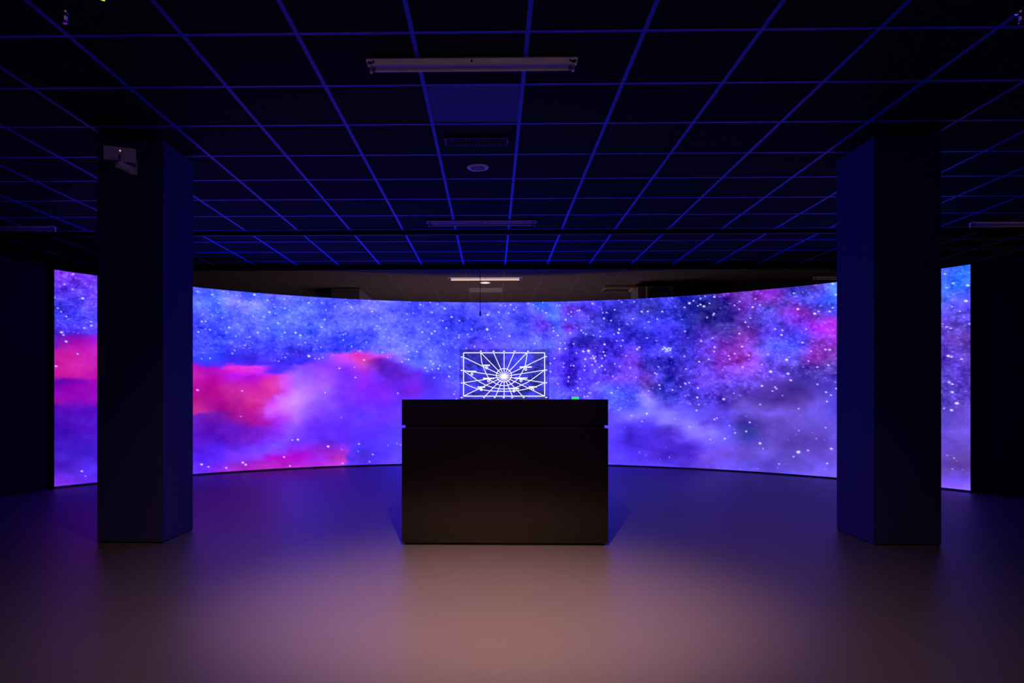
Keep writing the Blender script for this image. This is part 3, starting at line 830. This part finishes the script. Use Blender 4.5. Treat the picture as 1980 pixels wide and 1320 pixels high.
ZC = H_CEIL - .0018
b1 = at_z(912, 113, ZC)
bat = batten((b1.x, b1.y + .03, ZC), 'unlit white batten light nearest the camera, large above the pale ceiling panel')
b2 = at_z(931, 427, ZC); copy_tree(bat, (b2.x, b2.y + .02, ZC), 'unlit white batten light in the middle of the ceiling, beyond the round speaker')
b3 = at_z(938, 536, ZC); lit = copy_tree(bat, (b3.x, b3.y + .02, ZC), 'batten light glowing warm beside the lit downlight behind the screen')
for ch in lit.children:                                 # this one is alight
    if ch.name.startswith('tube') and not ch.name.startswith('tube_cap'):
        ch.data = ch.data.copy(); ch.data.materials[0] = M['warm_tube']
b4 = at_z(106, 438, ZC); copy_tree(bat, (b4.x - .59, b4.y, ZC), 'batten light cut by the left edge of the photo, beyond the left column')
b5 = at_z(1877, 430, ZC); copy_tree(bat, (b5.x + .59, b5.y, ZC), 'batten light cut by the right edge of the photo, beyond the right column')
b6 = at_z(1573, 535, ZC); copy_tree(bat, (b6.x + .59, b6.y, ZC), 'dim batten light above the screen beside the right column, mostly hidden')

# pale panels laid into the grid
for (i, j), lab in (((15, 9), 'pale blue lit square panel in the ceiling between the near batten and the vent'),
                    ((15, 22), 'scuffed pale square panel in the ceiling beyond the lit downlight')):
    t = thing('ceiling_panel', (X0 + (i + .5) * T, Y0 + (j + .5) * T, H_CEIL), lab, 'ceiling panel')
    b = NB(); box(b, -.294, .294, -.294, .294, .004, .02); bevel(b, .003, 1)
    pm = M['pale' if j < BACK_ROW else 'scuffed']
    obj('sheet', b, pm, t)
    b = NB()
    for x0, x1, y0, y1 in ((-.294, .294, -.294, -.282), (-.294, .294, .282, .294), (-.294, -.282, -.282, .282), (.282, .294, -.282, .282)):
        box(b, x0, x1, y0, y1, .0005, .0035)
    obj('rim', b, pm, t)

# air vent
vx, vy = X0 + 15.5 * T, Y0 + 10.5 * T
c = at_z(921, 272, H_CEIL)
vent = thing('air_vent', (c.x, c.y, H_CEIL - .002), 'narrow rectangular air vent with dark slats in a black ceiling tile', 'vent')
W, D = .235, .075
b = NB()
for x0, x1, y0, y1 in ((-W, W, -D, -D + .012), (-W, W, D - .012, D), (-W, -W + .014, -D + .012, D - .012), (W - .014, W, -D + .012, D - .012)):
    box(b, x0, x1, y0, y1, -.008, .002)
obj('frame', b, M['vent'], vent)
b = NB(); box(b, -W + .014, W - .014, -D + .012, D - .012, .0005, .0018)
obj('backing', b, M['hole'], vent)
b = NB(); box(b, -.0012, .0012, -D + .012, D - .012, -.007, .0004, Matrix.Rotation(math.radians(25), 4, 'Y'))
s0 = obj('slat', b, M['vent'], vent)
n = 26
for k in range(n):
    o = s0 if k == 0 else s0.copy()
    if k:
        col.objects.link(o); o.parent = vent
    o.location = (-W + .024 + (2 * W - .048) * k / (n - 1), 0, 0)

# round ceiling speaker and the lit downlight
c = at_z(924, 323, H_CEIL)
sp = thing('ceiling_speaker', (c.x, c.y, H_CEIL), 'round white rimmed speaker in a black ceiling tile beyond the vent', 'speaker')
b = NB(); lathe(b, [(.062, -.004), (.064, -.010), (.080, -.010), (.089, -.004), (.089, .002)])
obj('rim', b, M['plastic'], sp, True)
b = NB(); lathe(b, [(0, -.008), (.03, -.0075), (.062, -.004)])
obj('mesh', b, M['grille'], sp, True)
c = at_z(938, 546, H_CEIL)
dn = thing('downlight', (c.x, c.y, H_CEIL), 'round lit warm downlight in the ceiling behind the screen', 'ceiling light')
b = NB(); lathe(b, [(.075, -.003), (.077, -.008), (.088, -.008), (.094, -.003), (.094, .002)])
obj('rim', b, M['plastic'], dn, True)
b = NB(); lathe(b, [(0, -.0045), (.04, -.0042), (.075, -.003)])
obj('lens', b, M['glow'], dn, True)
for lx, ly, lab in ((-.03, 2.25, 'round downlight over the open floor in front of the desk, above the frame'),
                    (7.9, 8.3, 'round downlight outside the frame, in the strip behind the right black wall')):
    copy_tree(dn, (lx, ly, H_CEIL), lab)

# black rails under the ceiling
for (v0, v1, lab) in ((446.6, 453, 'thin black rail across the ceiling beyond the middle batten'),
                      (512, 521, 'thicker black rail across the ceiling just before the screen')):
    p = at_z(CX, v0, H_CEIL - .004)
    h = (v1 - v0) * p.y / F
    t = thing('ceiling_rail', (0, p.y, H_CEIL - .004), lab, 'rail')
    b = NB(); box(b, -6.8, 6.8, 0, .04, -h, -.002); bevel(b, .003, 1)
    obj('bar', b, M['black'], t)
    b = NB(); box(b, -.02, .02, .005, .035, -.002, .002)
    k0 = obj('clip', b, M['black'], t)
    for k in range(11):
        o = k0 if k == 0 else k0.copy()
        if k:
            col.objects.link(o); o.parent = t
        o.location = (-6.6 + 1.32 * k, 0, 0)

# thin microphone hanging in front of the screen
hy = 9.3
c = at_y(928.5, 600, hy)
mic = thing('hanging_microphone', (c.x, hy, H_CEIL), 'thin black microphone hanging on a cord before the top of the screen', 'microphone')
zt, zb = at_y(928, 601, hy).z, at_y(928, 611, hy).z
b = NB(); cyl(b, (0, 0, 0), (0, 0, zt - H_CEIL), .0035, n=8)
obj('cord', b, M['black'], mic)
b = NB(); lathe(b, [(0, zt - H_CEIL + .01), (.006, zt - H_CEIL), (.012, zt - H_CEIL - .015), (.012, zb - H_CEIL + .004), (0, zb - H_CEIL)], n=14)
obj('capsule', b, M['black'], mic, True)
b = NB(); lathe(b, [(0, -.012), (.02, -.010), (.025, 0)], n=16)
obj('ceiling_cap', b, M['black'], mic, True)

# sprinkler heads at the near corners of the ceiling
c = at_z(124, 24, H_CEIL - .006)
spr = thing('sprinkler_head', (c.x, c.y, H_CEIL), 'shiny ribbed sprinkler head under the ceiling at the top left', 'sprinkler', 'sprinkler heads')
b = NB(); lathe(b, [(.030, -.002), (.030, -.006), (.016, -.010), (.016, -.026)], n=20)
obj('escutcheon', b, M['chrome'], spr, True)
b = NB(); lathe(b, [(.016, -.026), (.012, -.029), (.015, -.032), (.011, -.036), (.014, -.040), (.010, -.044), (.013, -.047), (.008, -.051)], n=20)
obj('ribbed_body', b, M['chrome'], spr, True)
b = NB(); lathe(b, [(0, -.052), (.015, -.053), (.016, -.056), (0, -.058)], n=20)
obj('deflector', b, M['chrome'], spr, True)
c = at_z(1976, 24, H_CEIL - .006)
copy_tree(spr, (c.x, c.y, H_CEIL), 'shiny ribbed sprinkler head under the ceiling at the top right')

# small yellow-green lamp under the ceiling at the very top left
c = at_y(198, -2, 3.05)
yl = thing('indicator_light', (c.x, c.y, H_CEIL), 'tiny bright yellow green light cut by the top edge at the upper left', 'indicator')
b = NB(); cyl(b, (0, 0, 0), (0, 0, c.z - H_CEIL + .012), .005, n=10)
obj('stem', b, M['black'], yl)
b = NB(); box(b, -.009, .009, -.006, .006, -.005, .012); bevel(b, .003, 2)
bmesh.ops.transform(b, matrix=Matrix.Translation((0, 0, c.z - H_CEIL)) @ Matrix.Rotation(math.radians(18), 4, 'Y'), verts=b.verts)
obj('lens', b, M['yellow'], yl, True)

# ---- white sensor on the left column
sc0 = at_y(232, 298, LY - .19)
sens = thing('motion_sensor', (sc0.x, sc0.y, sc0.z), 'small white box sensor on a wall bracket near the top of the left column', 'sensor')
Rm = Matrix.Rotation(math.radians(22), 4, 'Z') @ Matrix.Rotation(math.radians(9), 4, 'X')
b = NB(); box(b, -.099, .099, -.025, .032, -.044, .044); bevel(b, .004, 2)
bmesh.ops.transform(b, matrix=Rm, verts=b.verts)
bd = obj('housing', b, M['plastic'], sens, True)
b = NB(); box(b, -.007, .007, -.0265, -.024, -.036, -.006)
bmesh.ops.transform(b, matrix=Rm, verts=b.verts)
obj('lens_slot', b, M['hole'], bd)
b = NB(); cyl(b, (.004, -.0268, .020), (.004, -.024, .020), .0042, n=12)
bmesh.ops.transform(b, matrix=Rm, verts=b.verts)
obj('status_light', b, M['led'], bd)
b = NB(); lathe(b, [(.020, -.042), (.018, -.052), (.023, -.058)], n=20)
obj('swivel', b, M['plastic'], sens, True)
px0 = at_y(264, 325, LY)
pw = px0.x - sc0.x
plate_z0, plate_z1 = at_y(264, 338, LY).z - sc0.z, at_y(264, 310, LY).z - sc0.z
dyw = LY - sc0.y
b = NB(); box(b, pw - .032, pw + .008, dyw - .012, dyw, plate_z0, plate_z1); bevel(b, .003, 1)
obj('wall_plate', b, M['plastic'], sens)
b = NB()
# arm: a tapering bar from the ball mount back to the wall plate
A_, B_ = Vector((0, -.006, -.074)), Vector((pw - .012, dyw - .008, plate_z0 + .022))
ax = (B_ - A_); sd = Vector((ax.y, -ax.x, 0)).normalized()
sec = []
for t, hw, hh_ in ((-.16, .010, .012), (-.10, .022, .016), (.05, .026, .018), (.35, .024, .018), (.75, .022, .020), (1.0, .021, .024)):
    p = A_ + ax * t
    sec.append([b.verts.new(p + sd * (hw * sx) + Vector((0, 0, hh_ * sz))) for sx, sz in ((-1, -1), (1, -1), (1, 1), (-1, 1))])
for p_, q_ in zip(sec, sec[1:]):
    for i in range(4):
        b.faces.new((p_[i], p_[(i + 1) % 4], q_[(i + 1) % 4], q_[i]))
b.faces.new(sec[0]); b.faces.new(sec[-1][::-1])
bevel(b, .004, 2)
obj('bracket_arm', b, M['plastic'], sens, True)
b = NB()
pts = [Vector((.055, .04, .03)), Vector((.058, .08, .06)), Vector((.064, dyw - .02, .085)), Vector((.078, dyw - .012, .12)), Vector((.10, dyw - .010, H_CEIL - sc0.z - .01))]
pts = [Vector(p) for p in smooth_curve([tuple(p) for p in pts], 6)]
tube_path(b, pts, .0045)
obj('cable', b, M['grey'], sens, True)

# ================================================================== BEHIND THE SCREEN
# dropped bulkhead at the left
y0 = 11.9
l, r = at_y(640, 560, y0).x, at_y(694, 560, y0).x
zt, zb = H_CEIL - .01, 2.35
bk = thing('ceiling_duct', ((l + r) / 2, y0, zb), 'dark boxed duct hanging from the ceiling behind the screen at the left', 'duct')
b = NB(); box(b, l - (l + r) / 2, r - (l + r) / 2, 0, 1.3, 0, zt - zb); bevel(b, .004, 1)
obj('casing', b, M['grey'], bk)
b = NB()
for yy in (.0, 1.25):
    box(b, l - (l + r) / 2 - .008, r - (l + r) / 2 + .008, yy + .01, yy + .04, -.008, zt - zb - .004)
obj('flange', b, M['grey'], bk)

for nm, q in (('added_partition_left', (-2.62, -2.5, 13.25, 16.0)), ('added_partition_right', (3.15, 3.25, 11.2, 16.0))):  # partitions added to hold in the back lamp's light
    bm = NB(); box(bm, *q, 0, H_CEIL)
    tag(obj(nm, bm, M['wall']), kind='structure')

# opened ceiling hatch at the right
y0 = 11.35
xa, xb = at_z(1166, 556, H_CEIL).x, at_z(1222, 556, H_CEIL).x
yn, yf = at_z(1200, 560, H_CEIL).y, at_z(1200, 551, H_CEIL).y
hx, hy_ = (xa + xb) / 2, (yn + yf) / 2
hw, hd = (xb - xa) / 2, (yf - yn) / 2
ht = thing('ceiling_hatch', (hx, hy_, H_CEIL), 'opened ceiling hatch with a timber edged frame behind the screen at the right', 'hatch')
b = NB(); box(b, -hw, hw, hd - .03, hd, -.05, -.003)
obj('timber_edge', b, M['timber'], ht)
b = NB(); box(b, -hw, hw, -hd, -hd + .03, -.035, -.003)
obj('near_edge', b, M['grey'], ht)
for s_ in (-1, 1):
    b = NB(); box(b, s_ * hw - .015, s_ * hw + .015, -hd, hd, -.045, -.003)
    obj('side_edge', b, M['timber'] if s_ > 0 else M['grey'], ht)
b = NB(); box(b, hw + .01, hw + .035, -hd - .12, hd + .02, -.16, -.135, Matrix.Rotation(math.radians(-9), 4, 'X'))
obj('stay', b, M['timber'], ht)

# equipment cabinet hung at the ceiling on the right
y0 = 11.3
def ex(u): return at_y(u, 560, y0).x
def ez_(v): return at_y(1260, v, y0).z
ox = ex(1270)
rk = thing('equipment_cabinet', (ox, y0, 0), 'tall grey cabinet with a framed door behind the screen at the right', 'cabinet')
ztop = min(ez_(552.5), H_CEIL - .02)
b = NB(); box(b, ex(1235) - ox, ex(1298) - ox, .04, .62, 0, ztop); bevel(b, .004, 1)
obj('carcass', b, M['grey'], rk)
b = NB(); box(b, ex(1250) - ox, ex(1253) - ox, -.03, .04, 0, ztop - .01)
obj('door_post', b, M['timber'], rk)
b = NB(); box(b, ex(1253) - ox, ex(1262) - ox, -.02, .04, ztop - .05, ztop - .01)
obj('lintel', b, M['timber'], rk)
dz = ez_(558)
b = NB(); box(b, ex(1270) - ox, ex(1296) - ox, .0, .04, .15, dz); bevel(b, .004, 1)
dr_ = obj('door', b, M['grey'], rk)
b = NB()
xl, xr = ex(1271) - ox, ex(1295) - ox
for q in ((xl, xl + .03, .2, dz - .02), (xr - .03, xr, .2, dz - .02), (xl + .03, xr - .03, dz - .05, dz - .02), (xl + .03, xr - .03, .2, .23)):
    box(b, q[0], q[1], -.014, .002, q[2], q[3])
obj('door_frame', b, M['column'], dr_)
b = NB(); cyl(b, (ex(1264) - ox, .04, ez_(564)), (ex(1264) - ox, -.01, ez_(564)), .014)
obj('knob', b, M['chrome'], rk)
